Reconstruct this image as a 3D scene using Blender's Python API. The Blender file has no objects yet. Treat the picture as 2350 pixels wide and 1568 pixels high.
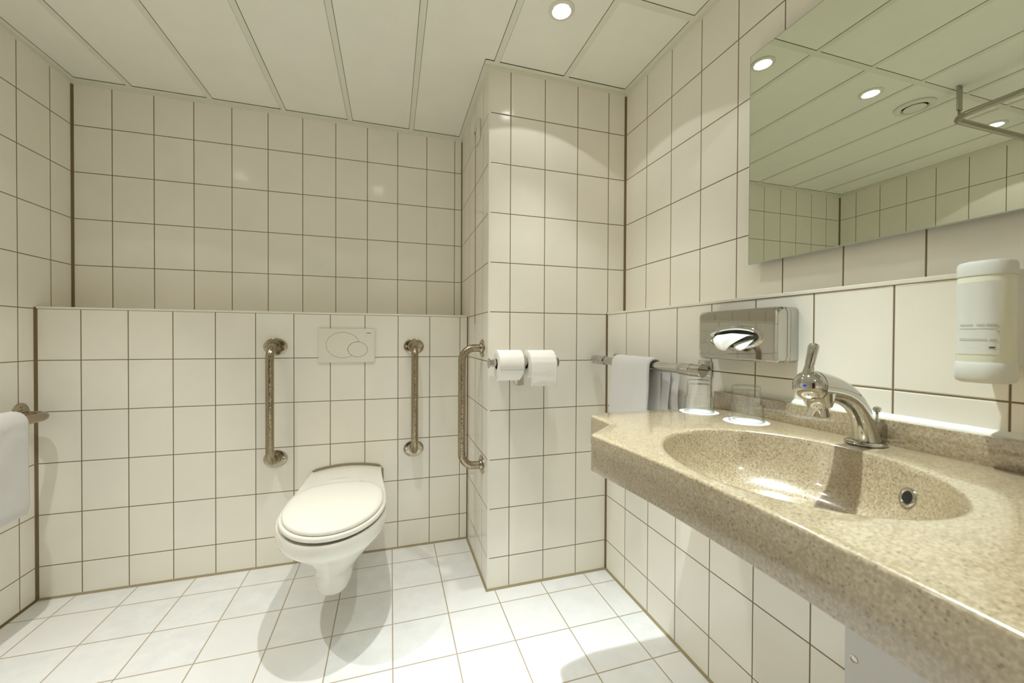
import bpy, bmesh, math, random
from math import pi, sin, cos, radians, sqrt
from mathutils import Vector, Matrix, noise
random.seed(7)
C = bpy.context.scene.collection
scene = bpy.context.scene

# ------------------------------------------------------------------ materials
def srgb(r, g, b):
    f = lambda c: (c / 255 / 12.92) if c / 255 <= 0.04045 else ((c / 255 + 0.055) / 1.055) ** 2.4
    return (f(r), f(g), f(b), 1.0)

class NT:
    def __init__(s, name):
        s.m = bpy.data.materials.new(name); s.m.use_nodes = True
        s.t = s.m.node_tree; s.b = s.t.nodes['Principled BSDF']
    def n(s, typ, **kw):
        x = s.t.nodes.new(typ)
        for k, v in kw.items(): setattr(x, k, v)
        return x
    def l(s, a, b): s.t.links.new(a, b)
    def math(s, op, a, b=None, c=None):
        x = s.n('ShaderNodeMath', operation=op)
        for i, v in enumerate((a, b, c)):
            if v is None: continue
            if isinstance(v, (int, float)): x.inputs[i].default_value = v
            else: s.l(v, x.inputs[i])
        return x.outputs[0]
    def mix(s, fac, a, b):
        x = s.n('ShaderNodeMix', data_type='RGBA')
        for i, v in ((0, fac), (6, a), (7, b)):
            if isinstance(v, (int, float)): x.inputs[i].default_value = v
            elif isinstance(v, tuple): x.inputs[i].default_value = v
            else: s.l(v, x.inputs[i])
        return x.outputs[2]
    def set(s, **kw):
        names = dict(col='Base Color', rough='Roughness', metal='Metallic', ior='IOR', trans='Transmission Weight',
                     coat='Coat Weight', sheen='Sheen Weight', spec='Specular IOR Level', sss='Subsurface Weight')
        for k, v in kw.items():
            i = s.b.inputs[names[k]]
            if isinstance(v, (int, float, tuple)): i.default_value = v
            else: s.l(v, i)
        return s

def noise_bump(M, scale, strength, dist=0.001, detail=3, base=None):
    tc = M.n('ShaderNodeTexCoord'); nz = M.n('ShaderNodeTexNoise')
    nz.inputs['Scale'].default_value = scale; nz.inputs['Detail'].default_value = detail
    M.l(tc.outputs['Object'], nz.inputs['Vector'])
    bp = M.n('ShaderNodeBump'); bp.inputs['Strength'].default_value = strength; bp.inputs['Distance'].default_value = dist
    M.l(nz.outputs['Fac'], bp.inputs['Height']); M.l(bp.outputs['Normal'], M.b.inputs['Normal'])
    return nz

def plain(name, col, rough=0.4, metal=0.0, bump=None, var=0.03, **kw):
    """procedural: slight noise variation of the colour, optional bump"""
    M = NT(name); tc = M.n('ShaderNodeTexCoord'); nz = M.n('ShaderNodeTexNoise')
    nz.inputs['Scale'].default_value = 9; nz.inputs['Detail'].default_value = 2
    M.l(tc.outputs['Object'], nz.inputs['Vector'])
    c2 = tuple(min(1, c * (1 - var * 2)) for c in col[:3]) + (1,)
    M.set(col=M.mix(nz.outputs['Fac'], col, c2), rough=rough, metal=metal, **kw)
    if bump: noise_bump(M, *bump)
    return M.m

def tile_mat(name, x0, dx, y0, dy, z0=0.92943, dz=0.2, floor=False, col=None, grout=None, g=0.0031, rough=0.13):
    M = NT(name)
    geo = M.n('ShaderNodeNewGeometry'); sp = M.n('ShaderNodeSeparateXYZ'); M.l(geo.outputs['Position'], sp.inputs[0])
    sn = M.n('ShaderNodeSeparateXYZ'); M.l(geo.outputs['True Normal'], sn.inputs[0])
    X, Y, Z = sp.outputs
    def line(co, o, d):
        t = M.math('DIVIDE', M.math('SUBTRACT', co, o), d)
        cell = M.math('FLOOR', t)
        fr = M.math('SUBTRACT', t, cell)
        dd = M.math('MULTIPLY', M.math('MINIMUM', fr, M.math('SUBTRACT', 1.0, fr)), d)
        return dd, cell
    dX, cX = line(X, x0, dx); dY, cY = line(Y, y0, dy)
    if floor:
        d1, c1, d2, c2 = dX, cX, dY, cY
    else:
        dZ, cZ = line(Z, z0, dz)
        sel = M.math('GREATER_THAN', M.math('ABSOLUTE', sn.outputs[0]), 0.5)
        mixf = lambda a, b: M.math('ADD', M.math('MULTIPLY', sel, b), M.math('MULTIPLY', M.math('SUBTRACT', 1.0, sel), a))
        d1 = mixf(dX, dY); c1 = mixf(cX, cY); d2, c2 = dZ, cZ
    dm = M.math('MINIMUM', d1, d2)
    mr = M.n('ShaderNodeMapRange'); mr.inputs[1].default_value = g * 0.5 - 0.0004; mr.inputs[2].default_value = g * 0.5 + 0.0004
    M.l(dm, mr.inputs[0]); istile = mr.outputs[0]
    cb = M.n('ShaderNodeCombineXYZ'); M.l(c1, cb.inputs[0]); M.l(c2, cb.inputs[1])
    wn = M.n('ShaderNodeTexWhiteNoise', noise_dimensions='3D'); M.l(cb.outputs[0], wn.inputs['Vector'])
    nz = M.n('ShaderNodeTexNoise'); nz.inputs['Scale'].default_value = 14 if floor else 5; nz.inputs['Detail'].default_value = 5 if floor else 2
    nz.inputs['Roughness'].default_value = 0.65
    M.l(geo.outputs['Position'], nz.inputs['Vector'])
    ca = col or srgb(232, 226, 208)
    k = 0.90 if floor else 0.955
    cbk = tuple(c * k for c in ca[:3]) + (1,)
    mr2 = M.n('ShaderNodeMapRange'); mr2.inputs[1].default_value = 0.35; mr2.inputs[2].default_value = 0.68
    M.l(nz.outputs['Fac'], mr2.inputs[0])
    tcol = M.mix(mr2.outputs[0], ca, cbk)
    tint = tuple(c * kk for c, kk in zip(ca[:3], (0.985, 0.97, 0.955))) + (1,)
    tcol = M.mix(M.math('MULTIPLY', wn.outputs['Value'], 0.8), tcol, tint)
    gc = grout or srgb(118, 100, 68)
    M.set(col=M.mix(istile, gc, tcol))
    M.set(rough=M.math('ADD', M.math('MULTIPLY', M.math('SUBTRACT', 1.0, istile), 0.6), rough), spec=0.5)
    # bump: pillowed edges, soft waviness, a small random tilt of each tile
    ed = M.n('ShaderNodeMapRange', interpolation_type='SMOOTHSTEP'); ed.inputs[1].default_value = g * 0.5 - 0.0005; ed.inputs[2].default_value = g * 0.5 + 0.0022
    M.l(dm, ed.inputs[0])
    nw = M.n('ShaderNodeTexNoise'); nw.inputs['Scale'].default_value = 7; nw.inputs['Detail'].default_value = 1
    M.l(geo.outputs['Position'], nw.inputs['Vector'])
    h = M.math('ADD', M.math('MULTIPLY', ed.outputs[0], 0.0008), M.math('MULTIPLY', nw.outputs['Fac'], 0.0006))
    bp = M.n('ShaderNodeBump'); bp.inputs['Strength'].default_value = 0.8; bp.inputs['Distance'].default_value = 1.0
    M.l(h, bp.inputs['Height'])
    off = M.n('ShaderNodeVectorMath', operation='SUBTRACT'); M.l(wn.outputs['Color'], off.inputs[0]); off.inputs[1].default_value = (.5, .5, .5)
    sc = M.n('ShaderNodeVectorMath', operation='SCALE'); M.l(off.outputs[0], sc.inputs[0]); sc.inputs['Scale'].default_value = 0.006
    ad = M.n('ShaderNodeVectorMath', operation='ADD'); M.l(bp.outputs[0], ad.inputs[0]); M.l(sc.outputs[0], ad.inputs[1])
    nn = M.n('ShaderNodeVectorMath', operation='NORMALIZE'); M.l(ad.outputs[0], nn.inputs[0])
    M.l(nn.outputs[0], M.b.inputs['Normal'])
    return M.m

WALLC = srgb(244, 240, 229)
A = 0.15038
m_left = tile_mat('tiles left wall', 0, A, 1.9175, 0.1493, col=WALLC)
m_back = tile_mat('tiles back wall', -1.18289, A, 1.9175, 0.1493, col=WALLC)
m_col = tile_mat('tiles column', 0.45223, A, 1.655, 0.15, col=WALLC)
m_rup = tile_mat('tiles upper right wall', 0.45223, A, 1.3963, 0.1486, col=WALLC)
m_rlo = tile_mat('tiles lower right wall', 0.45223, A, 1.4005, 0.1490, col=WALLC)
m_floor = tile_mat('floor tiles', -0.00591, 0.19899, 1.86029, 0.19813, floor=True, col=srgb(236, 238, 238), grout=srgb(168, 154, 126), g=0.0036, rough=0.22)
m_ceil = plain('ceiling panel paint', srgb(247, 246, 234), 0.45, bump=(420, 0.15, 0.0006, 2))
m_angle = plain('ceiling angle paint', srgb(236, 234, 219), 0.3)
m_dark = plain('dark gap', srgb(22, 18, 14), 0.9)
m_trim = plain('ledge trim', srgb(240, 236, 224), 0.3)
m_caulk = plain('brown caulk', srgb(118, 99, 66), 0.6, bump=(300, 0.3, 0.001, 2))
m_grout = plain('thin grout line', srgb(150, 136, 106), 0.6)
m_caulkf = plain('floor caulk', srgb(158, 146, 112), 0.6, bump=(300, 0.3, 0.001, 2))
m_white_caulk = plain('white caulk', srgb(228, 228, 216), 0.4, bump=(120, 0.4, 0.002, 2))
m_grey_caulk = plain('grey caulk', srgb(150, 143, 112), 0.6, bump=(200, 0.3, 0.001, 2))
m_ceramic = plain('white ceramic', srgb(240, 238, 229), 0.07, coat=0.3, var=0.008)
m_seat = plain('seat plastic', srgb(241, 240, 230), 0.16, var=0.008)
m_plate = plain('white plastic', srgb(231, 228, 214), 0.28, var=0.01)
m_plast2 = plain('dispenser plastic', srgb(216, 216, 208), 0.32, var=0.01)
m_bottle = plain('bottle plastic', srgb(222, 221, 200), 0.25, var=0.01)
m_panelw = plain('panel plastic', srgb(214, 211, 208), 0.4)
m_towel = plain('terry towel', srgb(240, 238, 235), 0.95, bump=(900, 0.9, 0.003, 4), sheen=0.4, var=0.01)
m_paper = plain('toilet paper', srgb(245, 243, 236), 0.9, bump=(260, 0.35, 0.0015, 3), var=0.01)
m_tissue = plain('tissue paper', srgb(246, 248, 246), 0.85, bump=(120, 0.2, 0.001, 3), var=0.01)
m_coaster = plain('coaster paper', srgb(218, 218, 214), 0.8, var=0.01)
m_core = plain('cardboard core', srgb(128, 110, 86), 0.85)
m_red = plain('red cord', srgb(150, 18, 14), 0.5)
m_text = plain('print grey', srgb(60, 58, 52), 0.5)
m_print = plain('pale print', srgb(190, 194, 178), 0.5)
m_blue = plain('blue mark', srgb(20, 60, 190), 0.15, coat=1.0)
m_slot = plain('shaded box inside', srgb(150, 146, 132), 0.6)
m_black = plain('black hole', srgb(10, 12, 12), 0.5)
m_door = plain('door paint', srgb(92, 66, 44), 0.4)

def metal(name, col, rough, bump=None):
    return plain(name, col, rough, 1.0, bump=bump, var=0.01)
m_chrome = metal('polished chrome', srgb(196, 194, 188), 0.03)
m_chrome2 = metal('satin chrome', srgb(186, 180, 168), 0.22)
m_steel = metal('steel flange', srgb(178, 167, 146), 0.17)
m_alu = metal('brushed rail', srgb(176, 172, 160), 0.33)

def knurl_mat():
    M = NT('knurled steel'); tc = M.n('ShaderNodeTexCoord')
    vo = M.n('ShaderNodeTexVoronoi'); vo.inputs['Scale'].default_value = 230
    mp = M.n('ShaderNodeMapping'); mp.inputs['Scale'].default_value = (1, 1, 0.6)
    M.l(tc.outputs['Object'], mp.inputs[0]); M.l(mp.outputs[0], vo.inputs['Vector'])
    bp = M.n('ShaderNodeBump'); bp.inputs['Strength'].default_value = 0.55; bp.inputs['Distance'].default_value = 0.0012
    M.l(vo.outputs['Distance'], bp.inputs['Height']); M.l(bp.outputs[0], M.b.inputs['Normal'])
    M.set(col=srgb(164, 152, 130), metal=1.0, rough=0.22)
    return M.m
m_knurl = knurl_mat()

def stone_mat():
    M = NT('speckled stone'); tc = M.n('ShaderNodeTexCoord')
    n1 = M.n('ShaderNodeTexNoise'); n1.inputs['Scale'].default_value = 260; n1.inputs['Detail'].default_value = 3
    n2 = M.n('ShaderNodeTexNoise'); n2.inputs['Scale'].default_value = 24; n2.inputs['Detail'].default_value = 3
    v = M.n('ShaderNodeTexVoronoi'); v.inputs['Scale'].default_value = 240
    v2 = M.n('ShaderNodeTexVoronoi'); v2.inputs['Scale'].default_value = 520
    for x in (n1, n2, v, v2): M.l(tc.outputs['Object'], x.inputs['Vector'])
    base = M.mix(n2.outputs['Fac'], srgb(160, 144, 115), srgb(137, 117, 84))
    r1 = M.n('ShaderNodeMapRange'); r1.inputs[1].default_value = 0.42; r1.inputs[2].default_value = 0.62
    M.l(n1.outputs['Fac'], r1.inputs[0])
    c = M.mix(M.math('MULTIPLY', r1.outputs[0], 0.6), base, srgb(188, 175, 147))
    # dark grains: a random third of the cells
    wn = M.n('ShaderNodeTexWhiteNoise'); M.l(v.outputs['Position'], wn.inputs['Vector'])
    pick = M.math('GREATER_THAN', wn.outputs['Value'], 0.76)
    near = M.n('ShaderNodeMapRange'); near.inputs[1].default_value = 0.42; near.inputs[2].default_value = 0.22
    M.l(v.outputs['Distance'], near.inputs[0])
    dk = M.math('MULTIPLY', pick, near.outputs[0])
    c = M.mix(M.math('MULTIPLY', dk, 0.8), c, srgb(84, 66, 44))
    wn2 = M.n('ShaderNodeTexWhiteNoise'); M.l(v2.outputs['Position'], wn2.inputs['Vector'])
    c = M.mix(M.math('MULTIPLY', M.math('GREATER_THAN', wn2.outputs['Value'], 0.84), 0.3), c, srgb(120, 96, 62))
    M.set(col=c, rough=0.3, spec=0.8, coat=1.0)
    M.b.inputs['Coat Roughness'].default_value = 0.09; M.b.inputs['Coat IOR'].default_value = 2.2
    return M.m
m_stone = stone_mat()

def glass_mat():
    m = bpy.data.materials.new('clear glass'); m.use_nodes = True; t = m.node_tree
    for n in list(t.nodes): t.nodes.remove(n)
    o = t.nodes.new('ShaderNodeOutputMaterial'); mx = t.nodes.new('ShaderNodeMixShader'); tr = t.nodes.new('ShaderNodeBsdfTransparent')
    gl = t.nodes.new('ShaderNodeBsdfGlossy'); fr = t.nodes.new('ShaderNodeMath'); pw = t.nodes.new('ShaderNodeMath'); lw = t.nodes.new('ShaderNodeLayerWeight'); mc = t.nodes.new('ShaderNodeMix')
    mc.data_type = 'RGBA'; lw.inputs[0].default_value = 0.5; gl.inputs['Roughness'].default_value = 0.01
    mc.inputs[6].default_value = (.997, 1.0, .997, 1); mc.inputs[7].default_value = (.50, .58, .54, 1)
    t.links.new(pw.outputs[0], mc.inputs[0]); t.links.new(mc.outputs[2], tr.inputs[0])
    pw.operation = 'POWER'; pw.inputs[1].default_value = 5.0; t.links.new(lw.outputs['Facing'], pw.inputs[0]); fr.operation = 'MULTIPLY_ADD'; fr.inputs[1].default_value = .9; fr.inputs[2].default_value = .045; t.links.new(pw.outputs[0], fr.inputs[0]); t.links.new(fr.outputs[0], mx.inputs[0]); t.links.new(tr.outputs[0], mx.inputs[1]); t.links.new(gl.outputs[0], mx.inputs[2]); t.links.new(mx.outputs[0], o.inputs[0])
    return m
m_glass = glass_mat()
def mirror_mat():
    M = NT('mirror silver'); M.set(col=srgb(222, 228, 212), metal=1.0, rough=0.004); return M.m
m_mirror = mirror_mat()
m_gedge = plain('mirror glass edge', srgb(176, 190, 172), 0.15)
def emit(name, col, s):
    M = NT(name); M.b.inputs['Emission Color'].default_value = col; M.b.inputs['Emission Strength'].default_value = s
    M.set(col=(.9, .9, .9, 1)); return M.m
m_lamp = emit('lit lamp lens', (1.0, 0.98, 0.93, 1), 10.0)

# ------------------------------------------------------------------ mesh helpers
def obj(name, bm, m, parent=None, smooth=False, angle=None):
    me = bpy.data.meshes.new(name)
    bmesh.ops.recalc_face_normals(bm, faces=bm.faces[:])
    bm.to_mesh(me); bm.free()
    o = bpy.data.objects.new(name, me); C.objects.link(o)
    for mm in (m if isinstance(m, (list, tuple)) else [m]): me.materials.append(mm)
    if smooth:
        for p in me.polygons: p.use_smooth = True
        if angle is not None:
            try: me.set_sharp_from_angle(angle=radians(angle))
            except Exception: pass
    if parent is not None: o.parent = parent; o.matrix_parent_inverse = Matrix.Identity(4); 
    return o

def thing(name, label, cat, loc=(0, 0, 0), rot=(0, 0, 0), group=None):
    o = bpy.data.objects.new(name, None); C.objects.link(o); o.location = loc; o.rotation_euler = rot
    o['label'] = label; o['category'] = cat; o.empty_display_size = 0.05
    if group: o['group'] = group
    return o
def tag(o, label, cat, group=None):
    o['label'] = label; o['category'] = cat
    if group: o['group'] = group
    return o
def struct(name, bm, m, parent=None, **kw):
    o = obj(name, bm, m, parent, **kw)
    if parent is None: o['kind'] = 'structure'
    return o
def box(bm, x0, x1, y0, y1, z0, z1, bevel=0, seg=2):
    r = bmesh.ops.create_cube(bm, size=1)
    for v in r['verts']:
        v.co = Vector(((x0 + x1) / 2 + v.co.x * (x1 - x0), (y0 + y1) / 2 + v.co.y * (y1 - y0), (z0 + z1) / 2 + v.co.z * (z1 - z0)))
    if bevel:
        es = list({e for v in r['verts'] for e in v.link_edges})
        bmesh.ops.bevel(bm, geom=es, offset=bevel, segments=seg, affect='EDGES', profile=0.5)
    return bm
def loft(bm, rings, cap0=True, cap1=True, closed=True):
    vr = [[bm.verts.new(p) for p in r] for r in rings]
    n = len(vr[0])
    for a, b in zip(vr, vr[1:]):
        for i in range(n if closed else n - 1):
            j = (i + 1) % n
            bm.faces.new((a[i], a[j], b[j], b[i]))
    if cap0: bm.faces.new(vr[0][::-1])
    if cap1: bm.faces.new(vr[-1])
    return vr
def frame_of(d):
    d = d.normalized(); up = Vector((0, 0, 1)) if abs(d.z) < 0.9 else Vector((1, 0, 0))
    a = d.cross(up).normalized(); return a, d.cross(a).normalized()
def tube(bm, pts, r, n=20, caps=True):
    pts = [Vector(p) for p in pts]; rs = r if isinstance(r, (list, tuple)) else [r] * len(pts)
    d = (pts[1] - pts[0]).normalized(); a, b = frame_of(d); rings = []
    for i, p in enumerate(pts):
        dd = ((pts[i + 1] - p) if i == 0 else (p - pts[i - 1]) if i == len(pts) - 1 else (pts[i + 1] - p).normalized() + (p - pts[i - 1]).normalized()).normalized()
        a = (a - dd * a.dot(dd)).normalized(); b = dd.cross(a)
        rings.append([p + (a * cos(2 * pi * k / n) + b * sin(2 * pi * k / n)) * rs[i] for k in range(n)])
    loft(bm, rings, caps, caps); return bm
def arc_path(corners, rad, seg=10):
    """polyline with rounded corners"""
    P = [Vector(p) for p in corners]; out = [P[0]]
    for i in range(1, len(P) - 1):
        a = (P[i - 1] - P[i]).normalized(); b = (P[i + 1] - P[i]).normalized()
        th = a.angle(b); t = rad / math.tan(th / 2); c = P[i] + (a + b).normalized() * (rad / sin(th / 2))
        s = P[i] + a * t; e = P[i] + b * t; u = s - c; v = e - c; ang = u.angle(v)
        for k in range(seg + 1):
            f = k / seg; out.append(c + (u * sin((1 - f) * ang) + v * sin(f * ang)) / sin(ang))
    out.append(P[-1]); return out
def lathe(bm, prof, origin, axis=(0, 0, 1), n=40, sx=1.0, sy=1.0, cap=True, xdir=None):
    """prof: (r, h) pairs along axis; sx, sy squash the circle"""
    ax = Vector(axis).normalized()
    if xdir is None: a, b = frame_of(ax)
    else: a = Vector(xdir).normalized(); b = ax.cross(a)
    o = Vector(origin)
    rings = [[o + ax * h + (a * cos(2 * pi * k / n) * sx + b * sin(2 * pi * k / n) * sy) * r for k in range(n)] for r, h in prof]
    loft(bm, rings, cap, cap); return bm
def prism(bm, poly, d0, d1, axis):
    """extrude a 2D polygon along axis 'x','y','z'"""
    f = {'x': lambda u, v, w: (w, u, v), 'y': lambda u, v, w: (u, w, v), 'z': lambda u, v, w: (u, v, w)}[axis]
    loft(bm, [[Vector(f(u, v, d)) for u, v in poly] for d in (d0, d1)]); return bm
B = bmesh.new

# ------------------------------------------------------------------ room shell
XL, XC, XR, XRU = -1.3211, 0.3616, 0.9018, 0.9899
YB, YU, YC, YN = 1.9905, 2.1792, 1.5494, -1.25
ZC, ZL = 2.12, 1.131
struct('floor', box(B(), -1.45, 1.15, YN - .12, 2.3, -0.08, 0.0), m_floor)
struct('wall_left', box(B(), -1.45, XL, YN - .12, 2.3, 0, ZC + .06), m_left)
struct('wall_back', box(B(), XL, XC, YU, 2.3, 0, ZC + .06), m_back)
struct('wall_back_lower', box(B(), XL, XC, YB, YU, 0, ZL), m_back)
bm = box(B(), XC, 1.15, YC, 2.3, 0, ZC + .06)
struct('wall_column', bm, m_col)
struct('wall_right', box(B(), XRU, 1.15, YN - .12, YC, 0, ZC + .06), m_rup)
struct('wall_right_lower', box(B(), XR, XRU, YN, YC, 0, ZL), m_rlo)
bm = B()
box(bm, XL, -1.0, YN - .12, YN, 0, ZC + .06); box(bm, -0.12, XRU, YN - .12, YN, 0, ZC + .06); box(bm, -1.0, -0.12, YN - .12, YN, 2.02, ZC + .06)
struct('wall_near', bm, m_back)
d = struct('door_1', box(B(), -1.0, -0.12, YN - .10, YN - .05, 0.004, 2.02), m_door)
bm = B(); box(bm, -1.0, -0.96, YN - .05, YN + .012, 0, 2.02); box(bm, -0.16, -0.12, YN - .05, YN + .012, 0, 2.02); box(bm, -0.96, -0.16, YN - .05, YN + .012, 1.98, 2.02)
obj('door_frame', bm, m_door, d)
bm = B(); tube(bm, arc_path([(-0.22, YN - .05, 1.04), (-0.22, YN + .0, 1.04), (-0.34, YN + .0, 1.04)], 0.015, 6), 0.009, 14)
obj('door_handle', bm, m_chrome2, d, smooth=True)

# ledge trims (white profile along the top of the half-height walls)
bm = box(B(), XL, XC, YB - .0022, YU, ZL - .0016, ZL + .0068, .0012); struct('trim_1', bm, m_trim)
bm = box(B(), XR - .0022, XRU, YN, YC, ZL - .0018, ZL + .0068, .0012); struct('trim_2', bm, m_trim)
# caulked inside corners, vertical
def corner(name, x, y, sx, sy, z0, z1, m=m_caulk, s=.0075):
    bm = B(); prism(bm, [(x, y), (x + sx * s, y), (x + sx * s * .45, y + sy * s * .45), (x, y + sy * s)], z0, z1, 'z')
    struct(name, bm, m)
corner('trim_5', XL, YB, 1, -1, 0, ZL + .004)
corner('trim_6', XL, YU, 1, -1, ZL + .007, ZC - .018)
corner('trim_7', XC, YB, -1, -1, 0, ZL + .004, s=.005)
corner('trim_8', XC, YU, -1, -1, ZL + .007, ZC - .018, s=.005)
corner('trim_9', XRU, YC, -1, -1, ZL + .007, ZC - .018)
corner('trim_10', XR, YC, -1, -1, 0, ZL + .004, s=.0065)
# caulk between walls and floor
bm = B(); s = .007
prism(bm, [(YB, 0), (YB - s, 0), (YB - s * .4, s * .5), (YB, s)], XL, XC, 'x'); struct('baseboard_back', bm, m_caulkf)
bm = B(); prism(bm, [(XL, 0), (XL + s, 0), (XL + s * .4, s * .5), (XL, s)], YN, YB, 'y'); struct('baseboard_left', bm, m_caulk)
bm = B(); prism(bm, [(XC, 0), (XC - s, 0), (XC - s * .4, s * .5), (XC, s)], YC - s, YB, 'y')
prism(bm, [(YC, 0), (YC - s, 0), (YC - s * .4, s * .5), (YC, s)], XC - s, XR, 'x'); struct('baseboard_column', bm, m_caulkf)
bm = B(); prism(bm, [(XR, 0), (XR - s, 0), (XR - s * .4, s * .5), (XR, s)], YN, YC, 'y'); struct('baseboard_right', bm, m_caulkf)
# glazed outer corner of the column
bm = B(); prism(bm, [(XC - .0006, YC + .006), (XC - .0006, YC + .0004), (XC + .0006, YC - .0006), (XC + .007, YC - .0006), (XC + .007, YC + .006)], 0.004, ZC - .016, 'z'); struct('trim_11', bm, m_trim)

# ceiling: panels lying on T strips, dark plenum above
bm = B(); box(bm, XL - .05, 1.1, YN - .05, 2.28, ZC + .016, ZC + .05); struct('ceiling', bm, m_dark)
XK = [0.088 + 0.3 * k for k in range(-5, 4)]
YT0, YT1 = 1.112, 1.136
w = .011; gp = .0015
xe = [XL + .02] + [x for x in XK if XL + .03 < x < XRU - .03] + [XRU - .02]
def panels(y0, y1, x0=None, x1=None):
    bm = B(); ed = [e for e in xe]
    for a, b in zip(ed, ed[1:]):
        aa = a + (w + gp if a != ed[0] else gp); bb = b - (w + gp if b != ed[-1] else gp)
        yy1 = y1
        if y1 > 1.5:
            # cut round the column
            lim = XC - .02
            if bb <= lim + .001: box(bm, aa, bb, y0, YU - .02 - gp * 2.4, ZC + .0018, ZC + .006)
            elif aa >= lim: box(bm, aa, bb, y0, YC - .02 - gp * 2, ZC + .0018, ZC + .006)
            else:
                box(bm, aa, lim - gp, y0, YU - .02 - gp * 2.4, ZC + .0018, ZC + .006)
                box(bm, lim - gp, bb, y0, YC - .02 - gp * 2, ZC + .0018, ZC + .006)
        else: box(bm, aa, bb, y0, y1, ZC + .0018, ZC + .006)
    return bm
C_par = bpy.data.objects['ceiling']
obj('ceiling_panels', panels(YT1 + gp, 2.3), m_ceil, C_par)
obj('ceiling_panels', panels(YN + .02 + gp, YT0 - gp), m_ceil, C_par)
bm = B()
for x in XK:
    if XL < x < XRU - .01:
        y1 = YU - .02 if x < XC - .02 else YC - .02
        box(bm, x - w, x + w, YT1, y1, ZC, ZC + .0012); box(bm, x - w, x + w, YN, YT0, ZC, ZC + .0012)
box(bm, XL + .02, XRU - .02, YT0, YT1, ZC - .0003, ZC + .0012)
obj('ceiling_strips', bm, m_angle, C_par)
bm = B()
def angle_x(x, sx, y0, y1):   # along y; flange towards sx
    box(bm, min(x, x + sx * .02), max(x, x + sx * .02), y0, y1, ZC, ZC + .0012)
    box(bm, min(x, x + sx * .0014), max(x, x + sx * .0014), y0, y1, ZC - .016, ZC + .001)
def angle_y(y, sy, x0, x1):
    box(bm, x0, x1, min(y, y + sy * .02), max(y, y + sy * .02), ZC - .0002, ZC + .0010)
    box(bm, x0, x1, min(y, y + sy * .0014), max(y, y + sy * .0014), ZC - .016, ZC + .001)
angle_x(XL, 1, YN, YU); angle_y(YU, -1, XL, XC); angle_x(XC, -1, YC, YU); angle_y(YC, -1, XC - .02, XRU); angle_x(XRU, -1, YN, YC); angle_y(YN, 1, XL, XRU)
struct('trim_12', bm, m_angle)

# ------------------------------------------------------------------ toilet
TX = -0.2065
def egg(hw, yf, ymid, wb, yb, z, n=72, pw=2.0, cx=TX, fx=2.0):
    """closed ring: front half ellipse to yf, sides running back to the wall plane yb with half width wb"""
    pts = []
    nf = n // 2
    for k in range(nf + 1):
        t = pi * k / nf
        c, s_ = cos(t), sin(t)
        x = hw * (abs(c) ** (2 / fx)) * (1 if c >= 0 else -1)
        y = ymid - (ymid - yf) * abs(s_) ** (2 / pw)
        pts.append(Vector((cx + x, y, z)))
    nb = n - nf - 1
    ns = nb // 3
    for k in range(1, ns + 1):
        f = k / ns; pts.append(Vector((cx - hw + (hw - wb) * (f * f * (3 - 2 * f)), ymid + (yb - ymid) * f, z)))
    rem = nb - 2 * ns
    for k in range(1, rem + 1):
        f = k / (rem + 1); pts.append(Vector((cx - wb + 2 * wb * f, yb, z)))
    for k in range(ns):
        f = 1 - k / ns; pts.append(Vector((cx + hw - (hw - wb) * (f * f * (3 - 2 * f)), ymid + (yb - ymid) * f, z)))
    return pts
toilet = thing('toilet', 'white wall-hung toilet with closed lid between the two vertical grab bars', 'toilet', (TX, 1.9, 0.0))
def local(o, root):      # parts are built in world coordinates
    bpy.context.view_layer.update()
    o.matrix_parent_inverse = root.matrix_world.inverted(); return o
def part(name, bm, m, root, smooth=False, angle=None):
    return local(obj(name, bm, m, root, smooth, angle), root)
bm = B(); yb = YB - .0005
secs = [ # z, half width, front y, mid y, wall half width, sideways offset
(.398,.167,1.296,1.55,.142,0),(.4025,.178,1.284,1.55,.150,0),(.392,.1815,1.281,1.55,.152,0),(.372,.182,1.282,1.55,.152,0),(.355,.1785,1.288,1.555,.150,.001),
 (.342,.170,1.30,1.56,.147,.004),(.328,.157,1.316,1.57,.143,.008),(.312,.142,1.334,1.58,.140,.011),(.290,.123,1.357,1.59,.136,.013),(.266,.105,1.382,1.60,.130,.012),(.243,.092,1.405,1.61,.120,.009),
 (.224,.0835,1.423,1.62,.110,.005),(.207,.0770,1.439,1.63,.100,.001),(.191,.0720,1.451,1.635,.092,-.002),(.176,.0685,1.462,1.64,.086,-.004),(.158,.0645,1.475,1.64,.080,-.005),(.142,.0615,1.484,1.64,.074,-.005),(.128,.0580,1.491,1.64,.068,-.005),(.120,.0530,1.499,1.64,.060,-.005),(.115,.040,1.515,1.64,.05,-.005)]
rings = []
for z, hw, yf, ym, wb, ox in secs:
    r = egg(hw, yf, ym, wb, yb, z, pw=1.95 + max(0, .2 - z) * 14, cx=TX + ox, fx=2 + max(0, .2 - z) * 9)
    if z > .33:
        for p in r:      # crowned deck behind the lid, lifting towards the wall
            if p.y > 1.62:
                f = min(1, (p.y - 1.62) / .30); u = (p.x - TX) / .158
                p.z += .026 * f * max(0, 1 - u * u * .85) * (1 if z > .39 else .3)
    rings.append(r)
inner = [Vector((TX + (p.x - TX) * .55, 1.6 + (p.y - 1.6) * (.55 if p.y < 1.6 else .55), p.z + (.004 if p.y > 1.7 else -.004))) for p in rings[0]]
vr = loft(bm, [inner] + rings, True, True)
part('bowl', bm, m_ceramic, toilet, True, 50)
bm = B()
def band(out, y0, y1):
    z_of = lambda u: .400 + .026 * (1 - u * u * .85)
    prof = []
    for k in range(25):
        u = -1 + 2 * k / 24; prof.append((TX + u * (.152 + out), z_of(u) + out - (.02 * max(0, abs(u) - .9) / .1)))
    prof.append((TX + .152 + out, .30)); prof.append((TX - .152 - out, .30)); return prof
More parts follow.
